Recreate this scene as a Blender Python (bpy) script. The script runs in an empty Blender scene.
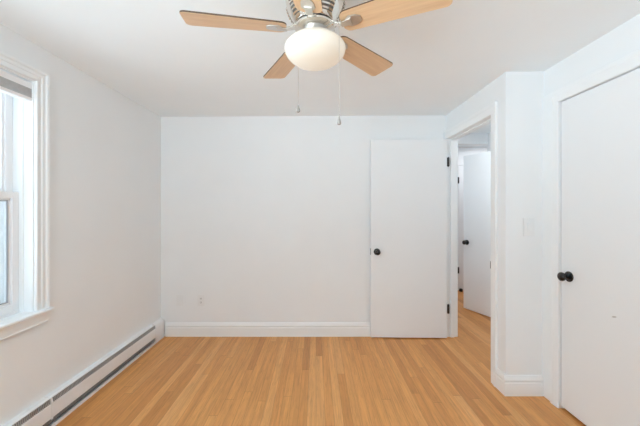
import bpy, bmesh, math, random
from mathutils import Vector, Matrix

random.seed(7)
S = bpy.context.scene
COL = S.collection
PI = math.pi

# ------------------------------------------------------------------ camera
cam_data = bpy.data.cameras.new('camera')
cam = bpy.data.objects.new('camera', cam_data)
COL.objects.link(cam)
FPX = 306.0                                   # focal length in pixels at 640 wide
cam_data.sensor_width = 36.0
cam_data.lens = FPX / 640.0 * 36.0
cam_data.shift_x = 4.0 / 640.0
cam_data.shift_y = -3.5 / 640.0
cam_data.clip_start = 0.02
cam.location = (0, 0, 1.32)
cam.rotation_euler = (PI / 2, 0, 0)
S.camera = cam

# ------------------------------------------------------------------ world, light, exposure
W = bpy.data.worlds.new('world')
S.world = W
W.use_nodes = True
wn, wl = W.node_tree.nodes, W.node_tree.links
bg = wn['Background']
tc = wn.new('ShaderNodeTexCoord')
sep = wn.new('ShaderNodeSeparateXYZ')
wl.new(tc.outputs['Generated'], sep.inputs[0])
ramp = wn.new('ShaderNodeValToRGB')
ramp.color_ramp.elements[0].position = 0.42
ramp.color_ramp.elements[0].color = (1.99, 2.31, 2.55, 1)
ramp.color_ramp.elements[1].position = 0.52
ramp.color_ramp.elements[1].color = (0.745, 0.855, 0.925, 1)
mp = wn.new('ShaderNodeMapRange')
mp.inputs['From Min'].default_value = -1
mp.inputs['From Max'].default_value = 1
wl.new(sep.outputs['Z'], mp.inputs['Value'])
wl.new(mp.outputs['Result'], ramp.inputs['Fac'])
wl.new(ramp.outputs['Color'], bg.inputs['Color'])
bg.inputs['Strength'].default_value = 5.75


def area_light(name, loc, direction, sx, sy, power=10, color=(1, 1, 1), portal=False, spread=PI):
    d = bpy.data.lights.new(name, 'AREA')
    d.shape = 'RECTANGLE'
    d.size, d.size_y = sx, sy
    d.energy = power
    d.color = color
    d.spread = spread
    d.cycles.is_portal = portal
    o = bpy.data.objects.new(name, d)
    COL.objects.link(o)
    o.location = loc
    o.rotation_euler = Vector(direction).to_track_quat('-Z', 'Y').to_euler()
    return o


# sky light is sampled through the window openings, seen and added (portals add no light of their own)
area_light('sky_portal_side', (-1.90, 1.375, 1.40), (1, 0, 0), 1.4, 1.0, portal=True)
area_light('sky_portal_side', (-1.90, -0.27, 1.40), (1, 0, 0), 1.4, 1.4, portal=True)
area_light('sky_portal_rear', (-0.95, -1.35, 1.40), (0, 1, 0), 1.0, 1.4, portal=True)
# unseen area lights added to brighten the hall and the next room
area_light('hall_added_light', (1.80, 3.15, 2.33), (0, 0, -1), 0.30, 0.30, 4.8, (0.92, 0.97, 1.0))
area_light('next_room_added_light', (2.7, 4.5, 2.33), (0, 0, -1), 0.35, 0.35, 6, (0.94, 0.96, 1.0))

vs = S.view_settings
vs.view_transform = 'Standard'
vs.look = 'None'
vs.exposure = 0.30
vs.gamma = 1.0
vs.use_curve_mapping = False
S.cycles.use_denoising = True
S.cycles.max_bounces = 16
S.cycles.diffuse_bounces = 12
S.cycles.transparent_max_bounces = 16
S.cycles.sample_clamp_indirect = 8.0
S.cycles.caustics_reflective = False
S.cycles.caustics_refractive = False


# ------------------------------------------------------------------ materials
def mat(name, color, rough=0.5, metal=0.0, noise=0.0, scale=30.0, bump=0.0, spec=0.5):
    m = bpy.data.materials.new(name)
    m.use_nodes = True
    n, l = m.node_tree.nodes, m.node_tree.links
    b = n['Principled BSDF']
    b.inputs['Base Color'].default_value = (*color, 1)
    b.inputs['Roughness'].default_value = rough
    b.inputs['Metallic'].default_value = metal
    b.inputs['Specular IOR Level'].default_value = spec
    if noise or bump:
        t = n.new('ShaderNodeTexCoord')
        nz = n.new('ShaderNodeTexNoise')
        nz.inputs['Scale'].default_value = scale
        nz.inputs['Detail'].default_value = 4
        l.new(t.outputs['Object'], nz.inputs['Vector'])
        if noise:
            r = n.new('ShaderNodeValToRGB')
            r.color_ramp.elements[0].position = 0.3
            r.color_ramp.elements[1].position = 0.7
            r.color_ramp.elements[0].color = (*[c * (1 - noise) for c in color], 1)
            r.color_ramp.elements[1].color = (*[min(1, c * (1 + noise)) for c in color], 1)
            l.new(nz.outputs['Fac'], r.inputs['Fac'])
            l.new(r.outputs['Color'], b.inputs['Base Color'])
        if bump:
            bp = n.new('ShaderNodeBump')
            bp.inputs['Strength'].default_value = bump
            bp.inputs['Distance'].default_value = 0.002
            l.new(nz.outputs['Fac'], bp.inputs['Height'])
            l.new(bp.outputs['Normal'], b.inputs['Normal'])
    return m


WALL_C = (0.846, 0.872, 0.888)
M_wall = mat('wall_paint', WALL_C, 0.75, noise=0.008, scale=3, bump=0.05, spec=0.25)
M_ceil = mat('ceiling_paint', (0.885, 0.938, 0.970), 0.9, noise=0.01, scale=2, spec=0.2)
M_trim = mat('trim_paint', (0.862, 0.888, 0.903), 0.4, noise=0.006, scale=6, spec=0.4)
M_vinyl = mat('window_vinyl', (0.86, 0.86, 0.87), 0.35)
M_shade = mat('shade_fabric', (0.52, 0.53, 0.54), 0.9, noise=0.05, scale=60)
M_heater = mat('heater_enamel', (0.82, 0.845, 0.865), 0.4, noise=0.01, scale=8)
M_fin = mat('heater_fin_metal', (0.42, 0.43, 0.44), 0.5, 0.3)
M_dark = mat('cavity_shadow', (0.10, 0.105, 0.115), 0.8)  # paints the shade inside the heater and in the fan's rotor gap
M_black = mat('blackened_bronze', (0.055, 0.052, 0.052), 0.22, 0.8, noise=0.2, scale=40)
M_hinge = mat('dark_hinge_metal', (0.05, 0.047, 0.045), 0.4, 0.7)
M_plate = mat('plate_plastic', (0.82, 0.84, 0.85), 0.35)
M_slot = mat('socket_slot', (0.10, 0.10, 0.10), 0.6)
M_nickel = mat('brushed_nickel', (0.68, 0.65, 0.61), 0.40, 1.0, noise=0.04, scale=80)
M_chrome = mat('polished_nickel', (0.80, 0.76, 0.70), 0.14, 1.0)
M_bladeedge = mat('blade_edge', (0.10, 0.055, 0.03), 0.5, noise=0.1)
M_rubber = mat('black_rubber', (0.02, 0.02, 0.02), 0.7)
M_gasket = mat('grey_gasket', (0.30, 0.30, 0.31), 0.6)
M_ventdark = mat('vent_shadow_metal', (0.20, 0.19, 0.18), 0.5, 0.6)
M_chain = mat('chain_metal', (0.55, 0.53, 0.50), 0.3, 0.8)
M_pull = mat('pull_clear_grey', (0.34, 0.34, 0.33), 0.12)


def door_mat():
    m = mat('door_paint', (0.848, 0.876, 0.897), 0.38, noise=0.006, scale=4, spec=0.4)
    return m


M_door = door_mat()


def scuffed_door_mat():
    """door paint with one small grey scuff at a fixed place on the leaf"""
    m = bpy.data.materials.new('scuffed_door_paint')
    m.use_nodes = True
    n, l = m.node_tree.nodes, m.node_tree.links
    b = n['Principled BSDF']
    b.inputs['Roughness'].default_value = 0.38
    b.inputs['Specular IOR Level'].default_value = 0.4
    t = n.new('ShaderNodeTexCoord')
    mpn = n.new('ShaderNodeMapping')
    mpn.vector_type = 'POINT'
    mpn.inputs['Location'].default_value = (0, -1.669, -0.734)
    l.new(t.outputs['Object'], mpn.inputs['Vector'])
    rot = n.new('ShaderNodeVectorRotate')
    rot.rotation_type = 'X_AXIS'
    rot.inputs['Angle'].default_value = math.radians(18)
    l.new(mpn.outputs['Vector'], rot.inputs['Vector'])
    sc = n.new('ShaderNodeVectorMath')
    sc.operation = 'MULTIPLY'
    sc.inputs[1].default_value = (0, 1 / 0.017, 1 / 0.0045)
    l.new(rot.outputs['Vector'], sc.inputs[0])
    ln = n.new('ShaderNodeVectorMath')
    ln.operation = 'LENGTH'
    l.new(sc.outputs['Vector'], ln.inputs[0])
    mr = n.new('ShaderNodeMapRange')
    mr.inputs['From Min'].default_value = 0.6
    mr.inputs['From Max'].default_value = 1.0
    l.new(ln.outputs['Value'], mr.inputs['Value'])
    mx = n.new('ShaderNodeMix')
    mx.data_type = 'RGBA'
    mx.inputs[6].default_value = (0.48, 0.47, 0.46, 1)
    mx.inputs[7].default_value = (0.848, 0.876, 0.897, 1)
    l.new(mr.outputs['Result'], mx.inputs[0])
    l.new(mx.outputs[2], b.inputs['Base Color'])
    return m


M_doorscuff = scuffed_door_mat()


def floor_mat():
    m = bpy.data.materials.new('oak_strip_floor')
    m.use_nodes = True
    n, l = m.node_tree.nodes, m.node_tree.links
    b = n['Principled BSDF']

    def math_(op, a=None, c=None, av=None, cv=None):
        q = n.new('ShaderNodeMath')
        q.operation = op
        if a is not None: l.new(a, q.inputs[0])
        elif av is not None: q.inputs[0].default_value = av
        if c is not None: l.new(c, q.inputs[1])
        elif cv is not None: q.inputs[1].default_value = cv
        return q.outputs[0]

    def comb(x=None, y=None, z=None):
        q = n.new('ShaderNodeCombineXYZ')
        for k, v in enumerate((x, y, z)):
            if v is not None: l.new(v, q.inputs[k])
        return q.outputs[0]

    t = n.new('ShaderNodeTexCoord')
    s = n.new('ShaderNodeSeparateXYZ')
    l.new(t.outputs['Object'], s.inputs[0])
    X, Y = s.outputs['X'], s.outputs['Y']
    bw = 0.0572
    u = math_('DIVIDE', X, cv=bw)
    bi = math_('FLOOR', u)
    fu = math_('FRACT', u)
    w1 = n.new('ShaderNodeTexWhiteNoise'); w1.noise_dimensions = '1D'
    l.new(bi, w1.inputs['W'])
    off = math_('MULTIPLY', w1.outputs['Value'], cv=9.0)
    v = math_('DIVIDE', math_('ADD', Y, off), cv=1.6)
    vi = math_('FLOOR', v)
    fv = math_('FRACT', v)
    w2 = n.new('ShaderNodeTexWhiteNoise'); w2.noise_dimensions = '2D'
    l.new(comb(bi, vi), w2.inputs['Vector'])
    rnd = w2.outputs['Value']
    # board tone
    r = n.new('ShaderNodeValToRGB')
    e = r.color_ramp.elements
    e[0].position = 0.0; e[0].color = FLOOR[0]
    e[1].position = 1.0; e[1].color = FLOOR[3]
    q = e.new(0.30); q.color = FLOOR[1]
    q = e.new(0.75); q.color = FLOOR[2]
    l.new(rnd, r.inputs['Fac'])
    # long grain streaks
    g = n.new('ShaderNodeTexNoise')
    g.inputs['Scale'].default_value = 1.0
    g.inputs['Detail'].default_value = 5
    g.inputs['Roughness'].default_value = 0.65
    l.new(comb(math_('MULTIPLY', X, cv=95.0), math_('MULTIPLY', Y, cv=3.2), math_('MULTIPLY', rnd, cv=60.0)), g.inputs['Vector'])
    gr = n.new('ShaderNodeMapRange')
    gr.inputs['From Min'].default_value = 0.3; gr.inputs['From Max'].default_value = 0.7
    gr.inputs['To Min'].default_value = 0.86; gr.inputs['To Max'].default_value = 1.07
    l.new(g.outputs['Fac'], gr.inputs['Value'])
    # broad cathedral figure
    g2 = n.new('ShaderNodeTexNoise')
    g2.inputs['Scale'].default_value = 1.0
    g2.inputs['Detail'].default_value = 2
    g2.inputs['Distortion'].default_value = 1.2
    l.new(comb(math_('MULTIPLY', X, cv=28.0), math_('MULTIPLY', Y, cv=1.6), math_('MULTIPLY', rnd, cv=33.0)), g2.inputs['Vector'])
    gr2 = n.new('ShaderNodeMapRange')
    gr2.inputs['From Min'].default_value = 0.3; gr2.inputs['From Max'].default_value = 0.7
    gr2.inputs['To Min'].default_value = 0.90; gr2.inputs['To Max'].default_value = 1.08
    l.new(g2.outputs['Fac'], gr2.inputs['Value'])
    # short dark pores
    g3 = n.new('ShaderNodeTexNoise')
    g3.inputs['Scale'].default_value = 1.0
    g3.inputs['Detail'].default_value = 3
    l.new(comb(math_('MULTIPLY', X, cv=210.0), math_('MULTIPLY', Y, cv=11.0), math_('MULTIPLY', rnd, cv=17.0)), g3.inputs['Vector'])
    gr3 = n.new('ShaderNodeMapRange')
    gr3.inputs['From Min'].default_value = 0.30; gr3.inputs['From Max'].default_value = 0.46
    gr3.inputs['To Min'].default_value = 0.82; gr3.inputs['To Max'].default_value = 1.02
    l.new(g3.outputs['Fac'], gr3.inputs['Value'])
    # seams
    eu = math_('MINIMUM', fu, math_('SUBTRACT', None, fu, av=1.0))
    ev = math_('MINIMUM', fv, math_('SUBTRACT', None, fv, av=1.0))
    su = n.new('ShaderNodeMapRange')
    su.inputs['From Min'].default_value = 0.006; su.inputs['From Max'].default_value = 0.028
    su.inputs['To Min'].default_value = 0.66; su.inputs['To Max'].default_value = 1.0
    l.new(eu, su.inputs['Value'])
    sv = n.new('ShaderNodeMapRange')
    sv.inputs['From Min'].default_value = 0.0004; sv.inputs['From Max'].default_value = 0.0016
    sv.inputs['To Min'].default_value = 0.66; sv.inputs['To Max'].default_value = 1.0
    l.new(ev, sv.inputs['Value'])
    k = math_('MULTIPLY', math_('MULTIPLY', math_('MULTIPLY', gr.outputs[0], gr3.outputs[0]), gr2.outputs[0]), math_('MULTIPLY', su.outputs[0], sv.outputs[0]))
    mul = n.new('ShaderNodeVectorMath'); mul.operation = 'SCALE'
    l.new(r.outputs['Color'], mul.inputs[0]); l.new(k, mul.inputs['Scale'])
    l.new(mul.outputs['Vector'], b.inputs['Base Color'])
    rr = n.new('ShaderNodeMapRange')
    rr.inputs['To Min'].default_value = 0.34; rr.inputs['To Max'].default_value = 0.46
    l.new(g.outputs['Fac'], rr.inputs['Value'])
    l.new(rr.outputs[0], b.inputs['Roughness'])
    b.inputs['Specular IOR Level'].default_value = 0.4
    bp = n.new('ShaderNodeBump')
    bp.inputs['Strength'].default_value = 0.15
    bp.inputs['Distance'].default_value = 0.001
    l.new(math_('MULTIPLY', su.outputs[0], sv.outputs[0]), bp.inputs['Height'])
    l.new(bp.outputs['Normal'], b.inputs['Normal'])
    return m


FLOOR = [(0.560, 0.240, 0.068, 1), (0.665, 0.300, 0.089, 1), (0.705, 0.330, 0.103, 1), (0.765, 0.385, 0.142, 1)]
M_floor = floor_mat()


def blade_mat():
    m = bpy.data.materials.new('light_oak_blade')
    m.use_nodes = True
    n, l = m.node_tree.nodes, m.node_tree.links
    b = n['Principled BSDF']
    t = n.new('ShaderNodeTexCoord')
    mpn = n.new('ShaderNodeMapping')
    mpn.inputs['Scale'].default_value = (5, 75, 20)
    l.new(t.outputs['Object'], mpn.inputs['Vector'])
    nz = n.new('ShaderNodeTexNoise')
    nz.inputs['Scale'].default_value = 1.0
    nz.inputs['Detail'].default_value = 5
    l.new(mpn.outputs['Vector'], nz.inputs['Vector'])
    r = n.new('ShaderNodeValToRGB')
    r.color_ramp.elements[0].position = 0.3
    r.color_ramp.elements[1].position = 0.7
    r.color_ramp.elements[0].color = (0.70, 0.475, 0.285, 1)
    r.color_ramp.elements[1].color = (0.80, 0.575, 0.36, 1)
    l.new(nz.outputs['Fac'], r.inputs['Fac'])
    l.new(r.outputs['Color'], b.inputs['Base Color'])
    b.inputs['Roughness'].default_value = 0.4
    return m


M_blade = blade_mat()


def globe_mat():
    m = bpy.data.materials.new('lit_opal_glass')
    m.use_nodes = True
    n = m.node_tree.nodes
    b = n['Principled BSDF']
    b.inputs['Base Color'].default_value = (0.66, 0.635, 0.575, 1)
    b.inputs['Roughness'].default_value = 0.25
    b.inputs['Emission Color'].default_value = (1.0, 0.86, 0.67, 1)
    b.inputs['Emission Strength'].default_value = 0.22
    return m


M_globe = globe_mat()


def glass_mat():
    m = bpy.data.materials.new('window_glass')
    m.use_nodes = True
    n, l = m.node_tree.nodes, m.node_tree.links
    n.remove(n['Principled BSDF'])
    tr = n.new('ShaderNodeBsdfTransparent')
    tr.inputs['Color'].default_value = (0.95, 0.97, 0.97, 1)
    gl = n.new('ShaderNodeBsdfGlossy')
    gl.inputs['Roughness'].default_value = 0.02
    lw = n.new('ShaderNodeLayerWeight')
    pw = n.new('ShaderNodeMath'); pw.operation = 'POWER'; pw.inputs[1].default_value = 5.0
    l.new(lw.outputs['Facing'], pw.inputs[0])
    fr = n.new('ShaderNodeMapRange')
    fr.inputs['To Min'].default_value = 0.04
    l.new(pw.outputs[0], fr.inputs['Value'])
    mx = n.new('ShaderNodeMixShader')
    l.new(fr.outputs[0], mx.inputs[0])
    l.new(tr.outputs[0], mx.inputs[1])
    l.new(gl.outputs[0], mx.inputs[2])
    l.new(mx.outputs[0], n['Material Output'].inputs['Surface'])
    return m


M_glass = glass_mat()


def screen_mat():  # half-transparent sheet added to dim the daylight through the side window
    m = bpy.data.materials.new('dimming_screen_grey')
    m.use_nodes = True
    n, l = m.node_tree.nodes, m.node_tree.links
    n.remove(n['Principled BSDF'])
    tr = n.new('ShaderNodeBsdfTransparent')
    df = n.new('ShaderNodeBsdfDiffuse')
    df.inputs['Color'].default_value = (0.16, 0.16, 0.17, 1)
    mx = n.new('ShaderNodeMixShader')
    mx.inputs[0].default_value = 0.50
    l.new(tr.outputs[0], mx.inputs[1]); l.new(df.outputs[0], mx.inputs[2])
    l.new(mx.outputs[0], n['Material Output'].inputs['Surface'])
    return m


M_screen = screen_mat()


# ------------------------------------------------------------------ helpers
def box(bm, p0, p1, T=None):
    """axis box between two corners; T maps a local point to the world"""
    xs, ys, zs = zip(p0, p1)
    v = []
    for z in zs:
        for y in ys:
            for x in xs:
                p = Vector((x, y, z))
                v.append(bm.verts.new(T(p) if T else p))
    for f in ((0, 1, 3, 2), (4, 6, 7, 5), (0, 4, 5, 1), (1, 5, 7, 3), (3, 7, 6, 2), (2, 6, 4, 0)):
        bm.faces.new([v[i] for i in f])


def lathe(bm, prof, segs=40, T=None):
    """prof: (r, z) pairs; closed at r = 0"""
    rings = []
    for r, z in prof:
        if r < 1e-6:
            p = Vector((0, 0, z))
            rings.append([bm.verts.new(T @ p if T else p)])
        else:
            ring = []
            for k in range(segs):
                a = 2 * PI * k / segs
                p = Vector((r * math.cos(a), r * math.sin(a), z))
                ring.append(bm.verts.new(T @ p if T else p))
            rings.append(ring)
    for A, B in zip(rings, rings[1:]):
        for k in range(segs):
            a0, a1 = A[k % len(A)], A[(k + 1) % len(A)]
            b0, b1 = B[k % len(B)], B[(k + 1) % len(B)]
            f = []
            for q in (a0, a1, b1, b0):
                if q not in f: f.append(q)
            if len(f) >= 3: bm.faces.new(f)


def prism(bm, poly, z0, z1, T=None):
    """poly (x, y) extruded from z0 to z1"""
    a = [bm.verts.new(T(Vector((x, y, z0))) if T else (x, y, z0)) for x, y in poly]
    b = [bm.verts.new(T(Vector((x, y, z1))) if T else (x, y, z1)) for x, y in poly]
    n = len(poly)
    bm.faces.new(a[::-1]); bm.faces.new(b)
    for k in range(n):
        bm.faces.new((a[k], a[(k + 1) % n], b[(k + 1) % n], b[k]))


def obj(name, bm, m, parent=None, bevel=0.0, smooth=False, segs=2):
    bmesh.ops.recalc_face_normals(bm, faces=bm.faces)
    me = bpy.data.meshes.new(name)
    bm.to_mesh(me); bm.free()
    me.materials.append(m)
    o = bpy.data.objects.new(name, me)
    COL.objects.link(o)
    if parent: o.parent = parent
    if smooth:
        me.polygons.foreach_set('use_smooth', [True] * len(me.polygons))
        try:
            me.set_sharp_from_angle(angle=math.radians(40))
        except Exception:
            pass
    if bevel:
        md = o.modifiers.new('bevel', 'BEVEL')
        md.width = bevel; md.segments = segs
        md.limit_method = 'ANGLE'; md.angle_limit = math.radians(40)
    return o


def bx(name, p0, p1, m, parent=None, bevel=0.0, T=None):
    bm = bmesh.new(); box(bm, p0, p1, T)
    return obj(name, bm, m, parent, bevel)


def boxes(name, lst, m, parent=None, bevel=0.0, T=None):
    bm = bmesh.new()
    for p0, p1 in lst: box(bm, p0, p1, T)
    return obj(name, bm, m, parent, bevel)


def empty(name, loc=(0, 0, 0)):
    o = bpy.data.objects.new(name, None)
    COL.objects.link(o)
    o.location = loc
    o.empty_display_size = 0.1
    return o


def tag(o, label, cat, group=None):
    o['label'] = label; o['category'] = cat
    if group: o['group'] = group
    return o


def struct(o, label=None, cat=None):
    o['kind'] = 'structure'
    if label: o['label'] = label
    if cat: o['category'] = cat
    return o


def casing(bm, a0, a1, b0, b1, k0, k1, kh, prof, T, closed_bottom=False):
    """mitred moulding round three sides of an opening; prof (u 0..1 outward, d off the wall)"""
    corners = [((a0, b0), (-k0, 0)), ((a0, b1), (-k0, kh)), ((a1, b1), (k1, kh)), ((a1, b0), (k1, 0))]
    rows = []
    for (a, b), (da, db) in corners:
        rows.append([bm.verts.new(T(Vector((a + u * da, b + u * db, d)))) for u, d in prof])
    n = len(prof)
    for A, B in zip(rows, rows[1:]):
        for k in range(n):
            bm.faces.new((A[k], A[(k + 1) % n], B[(k + 1) % n], B[k]))
    bm.faces.new(rows[0]); bm.faces.new(rows[-1][::-1])


def sweep(bm, prof, p0, p1, T):
    """profile (d, z) extruded along a local axis from p0 to p1"""
    A = [bm.verts.new(T(p0, d, z)) for d, z in prof]
    B = [bm.verts.new(T(p1, d, z)) for d, z in prof]
    n = len(prof)
    for k in range(n):
        bm.faces.new((A[k], A[(k + 1) % n], B[(k + 1) % n], B[k]))
    bm.faces.new(A[::-1]); bm.faces.new(B)


# ------------------------------------------------------------------ the shell
XL, XR, XC = -1.618, 1.350, 1.620        # left wall, hall-side wall, closet wall
YB, YJ, YR = 3.190, 2.178, -1.10         # back wall, jog wall, rear wall
XH = 1.456                               # hall face of the doorway wall
TOP = 2.50


def XLf(y): return XL - 0.0131 * (YB - y)


def ceil_z(x): return 2.2935 + 0.0045 * x


# floor (one continuous strip floor, running on into the hall)
struct(bx('floor', (-1.80, -1.30, -0.06), (3.50, 5.15, 0.0), M_floor))

# ceiling of the bedroom and closet
bm = bmesh.new()
poly = [(-1.80, -1.30), (2.45, -1.30), (2.45, 2.235), (1.41, 2.235), (1.41, 3.31), (-1.80, 3.31)]
va = [bm.verts.new((x, y, ceil_z(x))) for x, y in poly]
vb = [bm.verts.new((x, y, 2.50)) for x, y in poly]
bm.faces.new(va[::-1]); bm.faces.new(vb)
for k in range(6):
    bm.faces.new((va[k], va[(k + 1) % 6], vb[(k + 1) % 6], vb[k]))
struct(obj('ceiling', bm, M_ceil))
hallc = bx('ceiling_hall', (1.41, 2.235, 2.345), (3.50, 5.15, 2.50), M_ceil)
struct(hallc)

WT = 0.165
WA0, WA1, WB0, WB1 = 0.965, 1.776, 0.703, 2.066       # side window opening
# left wall round its window and an unseen one added behind the camera for daylight
WC0, WC1 = -0.90, 0.36
struct(boxes('wall_left', [
    ((XL - WT, YR - WT, 0), (XL, WC0, TOP)),
    ((XL - WT, WC1, 0), (XL, WA0, TOP)),
    ((XL - WT, WC0, 0), (XL, WC1, WB0)),
    ((XL - WT, WC0, WB1), (XL, WC1, TOP)),
    ((XL - WT, WA1, 0), (XL, YB + 0.11, TOP)),
    ((XL - WT, WA0, 0), (XL, WA1, WB0)),
    ((XL - WT, WA0, WB1), (XL, WA1, TOP))], M_wall, T=lambda p: Vector((p.x + XLf(p.y) - XL, p.y, p.z))))
struct(bx('wall_back', (XL, YB, 0), (XR, YB + 0.11, TOP), M_wall))
# doorway wall
DY0, DY1, DZ = 2.345, 3.170, 2.045                    # finished opening of the hall doorway
JB = 0.02
struct(boxes('wall_right', [
    ((XR, YJ, 0), (XH, DY0 - JB, TOP)),
    ((XR, DY0 - JB, DZ + JB), (XH, DY1 + JB, TOP)),
    ((XR, DY1 + JB, 0), (XH, 5.10, TOP))], M_wall))
# jog wall (faces the camera), also the closet's end wall
struct(bx('wall_jog', (XH, YJ, 0), (2.42, YJ + 0.115, TOP), M_wall))
# closet wall round the closet door
CY0, CY1, CZ = 1.262, 2.032, 2.036
struct(boxes('wall_closet', [
    ((XC, YR - WT, 0), (XC + 0.11, CY0 - JB, TOP)),
    ((XC, CY1 + JB, 0), (XC + 0.11, YJ, TOP)),
    ((XC, CY0 - JB, CZ + JB), (XC + 0.11, CY1 + JB, TOP))], M_wall))
struct(bx('wall_closet_back', (2.31, YR - WT, 0), (2.42, YJ, TOP), M_wall))
# rear wall with an unseen window added behind the camera for more daylight
RW = [(-1.40, -0.50)]
ed = [XL - 0.10] + [e for w in RW for e in w] + [2.31]
lst = [((ed[k], YR - WT, 0), (ed[k + 1], YR, TOP)) for k in range(0, len(ed), 2)]
for a, b in RW:
    lst += [((a, YR - WT, 0), (b, YR, WB0)), ((a, YR - WT, WB1), (b, YR, TOP))]
struct(boxes('wall_rear', lst, M_wall))
# hall
HX = 2.315
struct(boxes('wall_hall', [((HX, YJ + 0.115, 0), (HX + 0.10, 3.26, TOP)), ((HX, 3.26, 2.06), (HX + 0.10, 4.02, TOP)), ((HX, 4.02, 0), (HX + 0.10, 4.14, TOP))], M_wall))
struct(bx('wall_hall_header', (XH, 4.12, 2.205), (HX, 4.22, TOP), M_wall))
struct(boxes('wall_far', [((XH, 5.00, 0), (3.40, 5.10, TOP))], M_wall))
struct(boxes('wall_next_room', [((3.40, 2.235, 0), (3.50, 5.15, TOP)), ((HX + 0.10, 2.235, 0), (3.40, 2.33, TOP))], M_wall))

# baseboards
BB = [(0, 0), (0.016, 0), (0.016, 0.090), (0.0125, 0.094), (0.0125, 0.101), (0.0165, 0.106), (0.0165, 0.113), (0.010, 0.132), (0.006, 0.142), (0, 0.142)]


def baseboard(name, p0, p1, T):
    bm = bmesh.new(); sweep(bm, BB, p0, p1, T)
    return struct(obj(name, bm, M_trim))


baseboard('baseboard_back', XL + 0.055, XR, lambda p, d, z: Vector((p, YB - d, z)))
baseboard('baseboard_jog', XR - 0.0165, XC - 0.0120, lambda p, d, z: Vector((p, YJ - d, z)))
baseboard('baseboard_right', YJ, 2.274, lambda p, d, z: Vector((XR - d, p, z)))
baseboard('baseboard_rear', XL + 0.02, XC, lambda p, d, z: Vector((p, YR + d, z)))
baseboard('baseboard_closet', YR, 1.19, lambda p, d, z: Vector((XC - d, p, z)))
baseboard('baseboard_far', 1.47, 2.21, lambda p, d, z: Vector((p, 5.0 - d, z)))

# door frames
DPROF = [(0, 0), (0, 0.011), (0.10, 0.015), (0.62, 0.017), (0.70, 0.020), (0.96, 0.020), (1, 0.017), (1, 0)]


def T_right(p): return Vector((XR - p.z, p.x, p.y))
def T_closet(p): return Vector((XC - p.z, p.x, p.y))


f1 = empty('trim_1', (XR, (DY0 + DY1) / 2, 0))
struct(f1, 'white moulded casing and jamb round the open hall doorway', 'door frame')


def keep(o, parent):
    o.parent = parent
    o.matrix_parent_inverse = Matrix.Translation(-Vector(parent.location))
    return o


bm = bmesh.new()
casing(bm, DY0, DY1, 0.0, DZ, 0.071, 0.018, 0.080, DPROF, T_right)
keep(obj('casing', bm, M_trim), f1)
# jamb with door stop
bm = bmesh.new()
x0, x1 = XR - 0.001, XH + 0.001
box(bm, (x0, DY1, 0), (x1, DY1 + JB, DZ + JB))
box(bm, (x0, DY0 - JB, 0), (x1, DY0, DZ + JB))
box(bm, (x0, DY0, DZ), (x1, DY1, DZ + JB))
keep(obj('jamb', bm, M_trim), f1)
bm = bmesh.new()
sx0, sx1 = XR + 0.042, XR + 0.078
box(bm, (sx0, DY1 - 0.011, 0), (sx1, DY1, DZ))
box(bm, (sx0, DY0, 0), (sx1, DY0 + 0.011, DZ))
box(bm, (sx0, DY0 + 0.011, DZ - 0.011), (sx1, DY1 - 0.011, DZ))
keep(obj('stop_moulding', bm, M_trim), f1)
# hall side casing
bm = bmesh.new()
casing(bm, DY0, DY1, 0.0, DZ, 0.064, 0.064, 0.080, DPROF, lambda p: Vector((XH + p.z, p.x, p.y)))
keep(obj('casing', bm, M_trim), f1)
bm = bmesh.new()
box(bm, (XR - 0.0135, DY0 - 0.001, 0.868), (XR + 0.030, DY0 + 0.0035, 0.923))
keep(obj('strike_plate', bm, M_hinge), f1)['label'] = 'dark metal strike plate'

f2 = empty('trim_2', (XC, (CY0 + CY1) / 2, 0))
struct(f2, 'white flat casing round the closed closet door', 'door frame')
bm = bmesh.new()
casing(bm, CY0, CY1, 0.0, CZ, 0.064, 0.064, 0.082, DPROF, T_closet)
keep(obj('casing', bm, M_trim), f2)
bm = bmesh.new()
x0, x1 = XC - 0.001, XC + 0.111
box(bm, (x0, CY1, 0), (x1, CY1 + JB, CZ + JB))
box(bm, (x0, CY0 - JB, 0), (x1, CY0, CZ + JB))
box(bm, (x0, CY0, CZ), (x1, CY1, CZ + JB))
box(bm, (XC + 0.045, CY1 - 0.011, 0), (XC + 0.08, CY1, CZ))
box(bm, (XC + 0.045, CY0, 0), (XC + 0.08, CY0 + 0.011, CZ))
box(bm, (XC + 0.045, CY0, CZ - 0.011), (XC + 0.08, CY1, CZ))
keep(obj('jamb', bm, M_trim), f2)
# plain filler board between the casing and the inside corner
struct(bx('trim_3', (XC - 0.010, CY1 + 0.064, 0), (XC, YJ, CZ + 0.082), M_trim, bevel=0.001))


# ------------------------------------------------------------------ door hardware
def knob_bm(T):
    bm = bmesh.new()
    lathe(bm, [(0, 0), (0.033, 0), (0.034, 0.004), (0.031, 0.008), (0.022, 0.010), (0.012, 0.013), (0.0105, 0.024), (0.012, 0.029),
               (0.020, 0.033), (0.0265, 0.041), (0.0285, 0.049), (0.0265, 0.057), (0.020, 0.062), (0.010, 0.0645), (0, 0.065)], 32, T)
    return bm


def axis_T(loc, direction):
    q = Vector((0, 0, 1)).rotation_difference(Vector(direction))
    return Matrix.Translation(Vector(loc)) @ q.to_matrix().to_4x4()


def add_knob(parent, loc, direction):
    o = obj('door_knob', knob_bm(axis_T(loc, direction)), M_black, parent, smooth=True)
    o['label'] = 'round black metal door knob'
    return o


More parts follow.
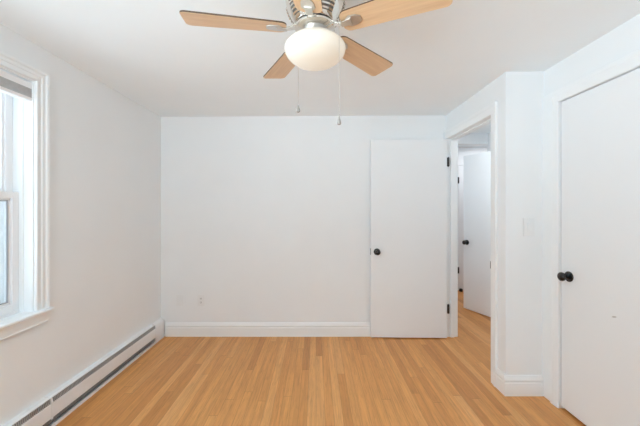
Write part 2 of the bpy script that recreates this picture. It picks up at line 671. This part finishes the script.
# bedroom door, standing open in front of the back wall; local x runs from the hinge to the free edge
LW, LT, LH = 0.7766, 0.032, 2.025
d1 = empty('door_1', (1.3385, 3.150, 0.0))
d1.rotation_euler = (0, 0, math.radians(-1.1))
struct(d1, 'plain white slab door with black knob, open against the back wall', 'door')
bx('door_leaf', (-LW, -LT, 0.011), (0, 0, 0.011 + LH), M_door, d1, bevel=0.0015)
add_knob(d1, (-LW + 0.062, -LT, 0.888), (0, -1, 0))
o = bx('latch_plate', (-LW - 0.0015, -LT + 0.004, 0.855), (-LW, -0.004, 0.920), M_hinge, d1)
for z in (1.804, 0.308):
    bm = bmesh.new()
    lathe(bm, [(0, -0.050), (0.004, -0.050), (0.0065, -0.046), (0.0065, 0.046), (0.004, 0.050), (0, 0.050)], 12, Matrix.Translation((0.009, -LT - 0.004, z)))
    box(bm, (-0.003, -LT - 0.0015, z - 0.045), (0.009, -LT, z + 0.045))
    box(bm, (0.009, -LT - 0.0055, z - 0.045), (0.020, -LT - 0.0035, z + 0.045))
    box(bm, (0.000, -LT, z - 0.045), (0.0015, -0.004, z + 0.045))
    o = obj('hinge', bm, M_hinge, d1)
    o['label'] = 'dark metal butt hinge'

# closet door, closed
d2 = empty('door_2', (XC, (CY0 + CY1) / 2, 0))
struct(d2, 'plain white closet door, closed, with black knob and a small scuff', 'door')
keep(bx('door_leaf', (XC + 0.006, CY0 + 0.003, 0.019), (XC + 0.041, CY1 - 0.004, CZ - 0.004), M_doorscuff, bevel=0.0015), d2)
ob = obj('door_knob', knob_bm(axis_T((XC + 0.006, 1.9645, 0.889), (-1, 0, 0))), M_black, smooth=True)
ob['label'] = 'round black metal door knob'
keep(ob, d2)

# hall door, standing half open beyond the doorway
fx, fy = 1.964, 4.075
hx, hy = 2.262, 3.375
ang = math.atan2(fy - hy, fx - hx)
d3 = empty('door_3', (hx, hy, 0))
d3.rotation_euler = (0, 0, ang)
struct(d3, 'plain white hall door with black knob, half open beyond the doorway', 'door')
HL = math.hypot(fx - hx, fy - hy)
bx('door_leaf', (0, -0.035, 0.012), (HL, 0, 2.03), M_door, d3, bevel=0.0015)
add_knob(d3, (HL - 0.055, 0, 0.888), (0, 1, 0))
add_knob(d3, (HL - 0.055, -0.035, 0.888), (0, -1, 0))

# next room's closed door in the far wall
d4 = empty('door_4', (2.70, 5.0, 0))
struct(d4, 'white door with dark hinges at the far end past the hall', 'door')
keep(bx('door_leaf', (2.317, 4.985, 0.012), (3.07, 5.0, 2.03), M_door, bevel=0.001), d4)
for z in (1.795, 0.332):
    bm = bmesh.new()
    lathe(bm, [(0, -0.052), (0.008, -0.052), (0.008, 0.052), (0, 0.052)], 12, Matrix.Translation((2.312, 4.976, z)))
    box(bm, (2.300, 4.978, z - 0.05), (2.330, 4.984, z + 0.05))
    h = obj('hinge', bm, M_hinge)
    h['label'] = 'dark metal butt hinge'
    keep(h, d4)
f4 = empty('trim_4', (2.70, 5.0, 0))
struct(f4)
bm = bmesh.new()
casing(bm, 2.312, 3.075, 0.0, 2.035, 0.09, 0.09, 0.09, DPROF, lambda p: Vector((p.x, 5.0 - p.z, p.y)))
keep(obj('casing', bm, M_trim), f4)


# ------------------------------------------------------------------ windows
WPROF = [(0, 0), (0, 0.010), (0.05, 0.016), (0.16, 0.016), (0.20, 0.011), (0.40, 0.012), (0.46, 0.017), (0.58, 0.018), (0.64, 0.013),
         (0.72, 0.015), (0.80, 0.022), (0.97, 0.024), (1, 0.020), (1, 0)]


def window(n, a0, a1, T, loc, label, screen=False):
    """double hung window; local (a along wall, b up, d into the room)"""
    r = empty('window_%d' % n, loc)
    struct(r, label, 'window')
    b0, b1 = WB0 + 0.025, WB1

    def add(name, bm, m, bevel=0.0, parent=None):
        o = obj(name, bm, m, bevel=bevel)
        if parent is None:
            keep(o, r)
        else:
            o.parent = parent                 # the sash already sits at the world origin
        return o

    def bb(lst):
        bm = bmesh.new()
        for p0, p1 in lst: box(bm, p0, p1, T)
        return bm

    bm = bmesh.new()
    casing(bm, a0, a1, b0, b1, 0.078, 0.078, 0.070, WPROF, T)
    add('casing', bm, M_trim)
    add('jamb_liner', bb([
        ((a0, b0, -WT), (a0 + 0.006, b1, -0.001)), ((a1 - 0.006, b0, -WT), (a1, b1, -0.001)),
        ((a0 + 0.006, b1 - 0.006, -WT), (a1 - 0.006, b1, -0.001)),
        ((a0, b0, -0.077), (a0 + 0.012, b1, -0.055)), ((a1 - 0.012, b0, -0.077), (a1, b1, -0.055)),
        ((a0, b0, -WT), (a0 + 0.02, b1, -WT + 0.02)), ((a1 - 0.02, b0, -WT), (a1, b1, -WT + 0.02))]), M_trim, 0.001)
    # stool with rounded nose and horns, sloping sill, apron
    add('stool', bb([((a0 - 0.093, b0 - 0.019, 0.0), (a1 + 0.093, b0, 0.044)), ((a0, b0 - 0.025, -0.075), (a1, b0, 0.0))]), M_trim, 0.006)
    add('sill', bb([((a0, b0 - 0.025, -WT - 0.03), (a1, b0 + 0.012, -0.072))]), M_vinyl)
    add('apron', bb([((a0 - 0.078, b0 - 0.085, 0), (a1 + 0.078, b0 - 0.019, 0.014)), ((a0 - 0.078, b0 - 0.085, 0.0), (a1 + 0.078, b0 - 0.077, 0.016))]), M_trim, 0.002)
    # sashes
    mid = 1.385
    for name, s0, s1, d0, d1_ in (('lower_sash', b0 + 0.012, mid + 0.035, -0.112, -0.078), ('upper_sash', mid - 0.005, b1 - 0.006, -0.150, -0.116)):
        A0, A1 = a0 + 0.007, a1 - 0.007
        st = 0.040
        top, bot = (0.038, 0.045) if name == 'lower_sash' else (0.045, 0.036)
        sash = add(name, bb([
            ((A0, s0, d0), (A0 + st, s1, d1_)), ((A1 - st, s0, d0), (A1, s1, d1_)),
            ((A0 + st, s0, d0), (A1 - st, s0 + bot, d1_)), ((A0 + st, s1 - top, d0), (A1 - st, s1, d1_)),
            # glazing bead
            ((A0 + st, s0 + bot, d0 + 0.006), (A0 + st + 0.012, s1 - top, d1_ - 0.012)), ((A1 - st - 0.012, s0 + bot, d0 + 0.006), (A1 - st, s1 - top, d1_ - 0.012)),
            ((A0 + st, s0 + bot, d0 + 0.006), (A1 - st, s0 + bot + 0.012, d1_ - 0.012)), ((A0 + st, s1 - top - 0.012, d0 + 0.006), (A1 - st, s1 - top, d1_ - 0.012))]),
            M_vinyl, 0.002)
        dm = (d0 + d1_) / 2
        gk = 0.0045
        u0, u1, w0, w1 = A0 + st + 0.012, A1 - st - 0.012, s0 + bot + 0.012, s1 - top - 0.012
        if name == 'lower_sash': add('glazing_gasket', bb([((u0, w0, dm - 0.004), (u0 + gk, w1, dm + 0.006)), ((u1 - gk, w0, dm - 0.004), (u1, w1, dm + 0.006)),
            ((u0, w0, dm - 0.004), (u1, w0 + gk, dm + 0.006)), ((u0, w1 - gk, dm - 0.004), (u1, w1, dm + 0.006))]), M_gasket, 0, sash)
        add('pane', bb([((A0 + st + 0.002, s0 + bot + 0.002, dm - 0.002), (A1 - st - 0.002, s1 - top - 0.002, dm + 0.002))]), M_glass, 0, sash)
    # outer storm frame
    add('storm_frame', bb([
        ((a0 + 0.02, b0 + 0.012, -WT - 0.005), (a0 + 0.055, b1 - 0.006, -WT + 0.010)), ((a1 - 0.055, b0 + 0.012, -WT - 0.005), (a1 - 0.02, b1 - 0.006, -WT + 0.010)),
        ((a0 + 0.055, b0 + 0.012, -WT - 0.005), (a1 - 0.055, b0 + 0.045, -WT + 0.010)), ((a0 + 0.055, b1 - 0.04, -WT - 0.005), (a1 - 0.055, b1 - 0.006, -WT + 0.010)),
        ((a0 + 0.055, 1.37, -WT - 0.005), (a1 - 0.055, 1.40, -WT + 0.010))]), M_vinyl, 0.001)
    if screen:
        add('dimming_screen', bb([((a0 + 0.05, b0 + 0.04, -WT - 0.0005), (a1 - 0.05, b1 - 0.035, -WT + 0.0005))]), M_screen)  # added dimming sheet outside the glass
    return r


def T_left(p): return Vector((XLf(p.x) + p.z, p.x, p.y))
def T_rear(p): return Vector((p.x, YR + p.z, p.y))


window(1, WA0, WA1, T_left, (XL, (WA0 + WA1) / 2, WB0), 'white double hung window with moulded casing in the left wall', True)
window(2, WC0, WC1, T_left, (XL, (WC0 + WC1) / 2, WB0), None)
for k, (a, b) in enumerate(RW):
    window(3 + k, a, b, T_rear, ((a + b) / 2, YR, WB0), None)

# cellular shade, drawn up to the top of the side window
sh = tag(empty('window_shade', (XL - 0.025, (WA0 + WA1) / 2, 2.05)), 'grey pleated shade drawn up under the head of the window', 'window shade')
a0, a1 = WA0 + 0.007, WA1 - 0.0065
a0s, a1s = WA0 + 0.0075, WA1 - 0.007


def kp(o, parent): return keep(o, parent)


o = kp(bx('headrail', (a0, 2.016, -0.046), (a1, 2.050, -0.006), M_vinyl, T=T_left, bevel=0.002), sh)
o['label'] = 'white headrail'
bm = bmesh.new()
npl = 10
poly = []
for k in range(npl):                      # little folds of the gathered fabric
    z0 = 1.964 + k * (2.016 - 1.964) / npl
    zm = z0 + (2.016 - 1.964) / npl / 2
    poly += [(-0.008, z0), (-0.0055, zm)]
poly += [(-0.008, 2.016), (-0.043, 2.016)]
for k in range(npl, 0, -1):
    zm = 1.964 + (k - 0.5) * (2.016 - 1.964) / npl
    poly += [(-0.0455, zm), (-0.043, zm - (2.016 - 1.964) / npl / 2)]
sweep(bm, poly, a0s, a1s, lambda p, d, z: Vector((XLf(p) + d, p, z)))
kp(obj('pleated_fabric', bm, M_shade), sh)
o = kp(bx('bottom_rail', (a0, 1.946, -0.044), (a1, 1.964, -0.004), M_vinyl, T=T_left, bevel=0.002), sh)
o['label'] = 'white bottom rail'


# ------------------------------------------------------------------ baseboard heater
ht = tag(empty('baseboard_heater', (XL, 1.5, 0)), 'long white baseboard heater with dark louver slots along the left wall', 'heater')
HY0, HY1, HCAP = -0.60, 3.172, 0.165
HT = lambda p, d, z: Vector((XLf(p) + d * 0.9, p, z))


def hpart(name, prof, p0, p1, m, bevel=0.0):
    bm = bmesh.new(); sweep(bm, prof, p0, p1, HT)
    return kp(obj(name, bm, m, bevel=bevel), ht)


e0, e1 = HY0 + 0.04, HY1 - HCAP
hpart('back_panel', [(0, 0.002), (0.004, 0.002), (0.004, 0.190), (0, 0.190)], e0, e1, M_dark)  # dark colour stands in for the shade behind the slots
hpart('base_rail', [(0.004, 0.0), (0.050, 0.0), (0.050, 0.022), (0.047, 0.022), (0.047, 0.004), (0.004, 0.004)], e0, e1, M_heater)
joint = 1.845
for q0, q1 in ((e0, joint - 0.004), (joint + 0.004, e1)):
    hpart('front_cover', [(0.046, 0.062), (0.050, 0.064), (0.050, 0.146), (0.047, 0.153), (0.043, 0.153), (0.046, 0.146)], q0, q1, M_heater)
    hpart('top_hood', [(0.0, 0.188), (0.0, 0.192), (0.030, 0.191), (0.0425, 0.185), (0.0425, 0.180), (0.038, 0.180), (0.028, 0.187)], q0, q1, M_heater)
hpart('joint_strip', [(0.046, 0.055), (0.0512, 0.055), (0.0512, 0.160), (0.044, 0.185), (0.030, 0.192), (0.0, 0.193), (0.0, 0.187), (0.026, 0.185), (0.046, 0.152)], joint - 0.006, joint + 0.006, M_heater)
CAPP = [(0, 0.0), (0.0515, 0.0), (0.0515, 0.156), (0.044, 0.185), (0.030, 0.192), (0, 0.193)]
hpart('end_cap', CAPP, e1, HY1, M_heater, 0.002)
hpart('end_cap', CAPP, HY0, e0, M_heater, 0.002)
# louver bars across the upper slot and the fin pack behind the lower one
bm = bmesh.new()
n = int((e1 - e0) / 0.0105)
for k in range(n):
    y = e0 + (k + 0.5) * (e1 - e0) / n
    sweep(bm, [(0.0440, 0.150), (0.0482, 0.150), (0.0425, 0.184), (0.0385, 0.184)], y - 0.0028, y + 0.0028, HT)
kp(obj('louver_grille', bm, M_fin), ht)
bm = bmesh.new()
n = int((e1 - e0) / 0.012)
for k in range(n):
    y = e0 + (k + 0.5) * (e1 - e0) / n
    sweep(bm, [(0.012, 0.034), (0.043, 0.034), (0.043, 0.090), (0.012, 0.090)], y - 0.0012, y + 0.0012, HT)
kp(obj('heating_fins', bm, M_fin), ht)
hpart('heating_pipe', [(0.022, 0.058), (0.034, 0.058), (0.034, 0.070), (0.022, 0.070)], e0, e1, M_fin)
bm = bmesh.new()
lathe(bm, [(0, -0.006), (0.006, -0.006), (0.007, 0.0), (0.006, 0.010), (0, 0.012)], 14, Matrix.Translation((XLf(e1) + 0.032, e1 - 0.02, 0.191)))
kp(obj('damper_knob', bm, M_heater, smooth=True), ht)


# ------------------------------------------------------------------ wall plates
def plate_bm(w, h, t, T):
    bm = bmesh.new()
    box(bm, (-w / 2, -h / 2, 0), (w / 2, h / 2, t), T)
    return bm


def on_back(cx, cz): return lambda p: Vector((cx + p.x, YB - p.z, cz + p.y))


ol = tag(empty('wall_outlet', (-1.197, YB, 0.374)), 'white duplex outlet on the back wall above the baseboard', 'outlet')
T = on_back(-1.197, 0.374)
kp(obj('cover_plate', plate_bm(0.072, 0.116, 0.006, T), M_plate, bevel=0.003), ol)
for s in (-1, 1):
    bm = bmesh.new()
    q = [(0.0165 * math.cos(a) * 1.0, s * 0.0195 + 0.0145 * math.sin(a)) for a in [2 * PI * k / 20 for k in range(20)]]
    prism(bm, q, 0.005, 0.0078, T)
    rc = kp(obj('receptacle', bm, M_plate), ol)
    bm = bmesh.new()
    for dx in (-0.0063, 0.0063):
        box(bm, (dx - 0.0016, s * 0.0195 - 0.002, 0.0075), (dx + 0.0016, s * 0.0195 + 0.0075, 0.0083), T)
    box(bm, (-0.0025, s * 0.0195 - 0.0105, 0.0075), (0.0025, s * 0.0195 - 0.0055, 0.0083), T)
    so = obj('socket_slots', bm, M_slot)
    so.parent = rc
bm = bmesh.new()
lathe(bm, [(0, 0), (0.0035, 0), (0.003, 0.0015), (0, 0.002)], 12, axis_T((-1.197, YB - 0.006, 0.374), (0, -1, 0)))
kp(obj('screw', bm, M_plate), ol)

bp_ = tag(empty('blank_wall_plate', (-1.418, YB, 0.374)), 'blank white cover plate on the back wall between outlet and corner', 'wall plate')
T = on_back(-1.418, 0.374)
kp(obj('cover_plate', plate_bm(0.072, 0.116, 0.006, T), M_plate, bevel=0.002), bp_)
for s in (-1, 1):
    bm = bmesh.new()
    lathe(bm, [(0, 0), (0.0035, 0), (0.003, 0.0015), (0, 0.002)], 12, axis_T((-1.418, YB - 0.005, 0.374 + s * 0.042), (0, -1, 0)))
    kp(obj('screw', bm, M_plate), bp_)

sw = tag(empty('light_switch', (1.512, YJ, 1.195)), 'white rocker light switch on the narrow wall beside the closet', 'light switch')
T = lambda p: Vector((1.512 + p.x, YJ - p.z, 1.195 + p.y))
kp(obj('cover_plate', plate_bm(0.080, 0.128, 0.007, T), M_plate, bevel=0.003), sw)
bm = bmesh.new()
vs_ = [(-0.0165, -0.033, 0.006), (0.0165, -0.033, 0.006), (0.0165, 0.033, 0.006), (-0.0165, 0.033, 0.006),
       (-0.0165, -0.033, 0.0085), (0.0165, -0.033, 0.0085), (0.0165, 0.033, 0.0125), (-0.0165, 0.033, 0.0125)]
vv = [bm.verts.new(T(Vector(p))) for p in vs_]
for f in ((0, 1, 2, 3), (4, 5, 6, 7), (0, 1, 5, 4), (1, 2, 6, 5), (2, 3, 7, 6), (3, 0, 4, 7)):
    bm.faces.new([vv[i] for i in f])
kp(obj('rocker', bm, M_plate, bevel=0.001), sw)

# small black stop by the far door
bm = bmesh.new()
lathe(bm, [(0, 0), (0.026, 0), (0.028, 0.010), (0.026, 0.034), (0.020, 0.044), (0, 0.046)], 20, Matrix.Translation((2.335, 4.93, 0.0)))
tag(obj('door_stop', bm, M_rubber, smooth=True), 'small black rubber door stop on the floor past the hall', 'door stop')


# ------------------------------------------------------------------ ceiling fan
FX, FY = -0.004, 1.3075
FZ = ceil_z(0)
fan = tag(empty('ceiling_fan', (FX, FY, FZ)), 'five blade oak and nickel ceiling fan with lit globe', 'ceiling fan')
# local z: 0 at the ceiling, negative downward
ZB = 2.086 - FZ


def fpart(name, bm, m, smooth=True, parent=None, bevel=0.0):
    return obj(name, bm, m, parent or fan, bevel=bevel, smooth=smooth)


HP = [(0.1270, -0.045), (0.1270, -0.080), (0.1250, -0.096), (0.1200, -0.118), (0.1120, -0.140), (0.1010, -0.160), (0.0900, -0.176), (0.0850, -0.184)]


def hp(z):                                     # housing radius at a height
    for (r0, z0), (r1, z1) in zip(HP, HP[1:]):
        if z1 <= z <= z0:
            return r0 + (r1 - r0) * (z - z0) / (z1 - z0)
    return HP[-1][0]


bm = bmesh.new()
lathe(bm, [(0, 0), (0.112, 0), (0.116, -0.006), (0.116, -0.020), (0.122, -0.028)] + HP + [(0.082, -0.186), (0, -0.186)], 64)
fpart('motor_housing', bm, M_chrome)
# five vents, each a dark strip painting the shade of an opening, crossed by stacked bars
for bank in range(5):
    bm = bmesh.new()
    bmd = bmesh.new()
    ac = math.radians(45.2 + 36 + 72 * bank)
    NA = 14

    def arc(bmx, prof, half):
        rows = []
        for k in range(NA + 1):
            a = ac + (k / NA * 2 - 1) * math.radians(half)
            rows.append([bmx.verts.new((r * math.cos(a), r * math.sin(a), z)) for r, z in prof])
        for A, B in zip(rows, rows[1:]):
            for k in range(len(prof)):
                bmx.faces.new((A[k], A[(k + 1) % len(prof)], B[(k + 1) % len(prof)], B[k]))
        bmx.faces.new(rows[0]); bmx.faces.new(rows[-1][::-1])
    zs = [-0.096, -0.118, -0.140, -0.160, -0.172]
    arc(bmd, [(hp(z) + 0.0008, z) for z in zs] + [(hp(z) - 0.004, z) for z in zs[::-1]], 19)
    for q in range(6):
        z0 = -0.100 - q * 0.0128
        arc(bm, [(hp(z0) + 0.0004, z0), (hp(z0) + 0.0050, z0 - 0.002), (hp(z0 - 0.006) + 0.0050, z0 - 0.0075), (hp(z0 - 0.006) + 0.0004, z0 - 0.006)], 18)
    vo = fpart('vent_shadow', bmd, M_ventdark)
    vo['label'] = 'dark strip painted as vent shade'
    fpart('vent_louver', bm, M_chrome, smooth=False, parent=vo)
# dark disc painting the shade in the gap, and rotating flywheel ring below it
bm = bmesh.new()
lathe(bm, [(0, -0.184), (0.077, -0.184), (0.077, -0.193), (0, -0.193)], 48)
fpart('rotor_gap_shadow', bm, M_dark)
bm = bmesh.new()
lathe(bm, [(0, -0.192), (0.082, -0.192), (0.085, -0.195), (0.085, -0.203), (0.080, -0.207), (0, -0.207)], 48)
fpart('flywheel', bm, M_chrome)
# switch housing and glass fitter
bm = bmesh.new()
lathe(bm, [(0, -0.207), (0.052, -0.207), (0.050, -0.214), (0.050, -0.222), (0.061, -0.225), (0.062, -0.231), (0.058, -0.234), (0, -0.234)], 48)
fpart('switch_housing', bm, M_nickel)
# opal globe
bm = bmesh.new()
GP = [(0.056, -0.230), (0.064, -0.234), (0.077, -0.240), (0.092, -0.2485), (0.107, -0.2585), (0.119, -0.2695), (0.1272, -0.278), (0.1300, -0.288), (0.1285, -0.300), (0.1212, -0.3155),
      (0.107, -0.3305), (0.088, -0.343), (0.064, -0.3525), (0.037, -0.3575), (0.015, -0.359), (0, -0.3595)]
lathe(bm, GP, 64)
g = fpart('light_globe', bm, M_globe)
g['label'] = 'lit cream opal glass globe'

# one blade with its bracket, then copies; local x outward, y to the left seen from the hub
pitch = math.radians(11)


def blade_outline():
    r0, r1, w0, w1 = 0.123, 0.535, 0.106, 0.134
    pts = []

    def corner(cx, cy, rad, a0, a1, n=6):
        for k in range(n + 1):
            a = a0 + (a1 - a0) * k / n
            pts.append((cx + rad * math.cos(a), cy + rad * math.sin(a)))
    corner(r1 - 0.022, -w1 / 2 + 0.022, 0.022, -PI / 2, 0)
    corner(r1 - 0.022, w1 / 2 - 0.022, 0.022, 0, PI / 2)
    corner(r0 + 0.030, w0 / 2 - 0.030, 0.030, PI / 2, PI)
    corner(r0 + 0.030, -w0 / 2 + 0.030, 0.030, PI, 1.5 * PI)
    return pts


def make_blade():
    bm = bmesh.new()
    # pitched about its length: left edge lower
    prism(bm, blade_outline(), -0.003, 0.003)
    bl = obj('fan_blade', bm, M_blade, fan)
    bl.data.materials.append(M_bladeedge)
    for p in bl.data.polygons:
        if abs(p.normal.z) < 0.5: p.material_index = 1
    # bracket: arm from the flywheel and a tapered plate screwed under the blade
    bm = bmesh.new()
    prism(bm, [(0.142, -0.014), (0.158, -0.028), (0.186, -0.025), (0.206, -0.012), (0.206, 0.012), (0.186, 0.025), (0.158, 0.028), (0.142, 0.014)], -0.0075, -0.0031)
    prism(bm, [(0.120, -0.012), (0.165, -0.016), (0.165, 0.016), (0.120, 0.012)], -0.012, -0.0074)
    br = obj('blade_bracket', bm, M_nickel, bl, bevel=0.0007)
    br['label'] = 'nickel blade bracket'
    return bl, br


def arm_bm():
    bm = bmesh.new()
    pr = [(0.070, -0.199), (0.088, -0.200), (0.108, -0.210), (0.128, -0.2135), (0.152, -0.2135)]
    wd = [0.022, 0.019, 0.012, 0.011, 0.014]
    rows = []
    for (r, z), w in zip(pr, wd):
        rows.append([bm.verts.new((r, -w, z - 0.004)), bm.verts.new((r, w, z - 0.004)), bm.verts.new((r, w, z + 0.004)), bm.verts.new((r, -w, z + 0.004))])
    for A, B in zip(rows, rows[1:]):
        for k in range(4): bm.faces.new((A[k], A[(k + 1) % 4], B[(k + 1) % 4], B[k]))
    bm.faces.new(rows[0]); bm.faces.new(rows[-1][::-1])
    return bm


b0_, br0 = make_blade()
ar0 = obj('blade_arm', arm_bm(), M_chrome, fan, bevel=0.002)
for k in range(5):
    th = math.radians(45.2 + 72 * k)
    if k == 0:
        bl, br, ar = b0_, br0, ar0
    else:
        bl = b0_.copy(); COL.objects.link(bl); bl.parent = fan
        br = br0.copy(); COL.objects.link(br); br.parent = bl
        ar = ar0.copy(); COL.objects.link(ar); ar.parent = fan
    bl.matrix_local = Matrix.Translation((0, 0, ZB)) @ Matrix.Rotation(th, 4, 'Z') @ Matrix.Rotation(-pitch, 4, 'X')
    ar.matrix_local = Matrix.Rotation(th, 4, 'Z')


# pull chains: fine bead chains with clear teardrop pulls
def pull_chain(x, y, ztop, zend):
    bm = bmesh.new()
    lathe(bm, [(0, ztop), (0.0008, ztop), (0.0008, zend + 0.03), (0, zend + 0.03)], 8, Matrix.Translation((x, y, 0)))
    z = ztop
    while z > zend + 0.03:
        lathe(bm, [(0, z + 0.0014), (0.0013, z), (0, z - 0.0014)], 6, Matrix.Translation((x, y, 0)))
        z -= 0.0055
    # short arm out of the switch housing
    L = math.hypot(x, y)
    ux, uy = x / L, y / L
    box(bm, (0, -0.0015, ztop - 0.0015), (1, 0.0015, ztop + 0.0015), lambda p: Vector(((0.05 + p.x * (L - 0.05)) * ux - p.y * uy, (0.05 + p.x * (L - 0.05)) * uy + p.y * ux, p.z)))
    c = obj('pull_chain', bm, M_chain, fan)
    bm = bmesh.new()
    lathe(bm, [(0, zend + 0.034), (0.0022, zend + 0.034), (0.0035, zend + 0.026), (0.0065, zend + 0.015), (0.0085, zend + 0.007), (0.0075, zend + 0.002), (0.004, zend), (0, zend)], 16,
          Matrix.Translation((x, y, 0)))
    f = obj('pull_finial', bm, M_pull, c, smooth=True)
    f['label'] = 'small teardrop pull'


pull_chain(-0.078, 0.1125, -0.218, 1.771 - FZ)
pull_chain(0.0955, -0.0975, -0.218, 1.655 - FZ)
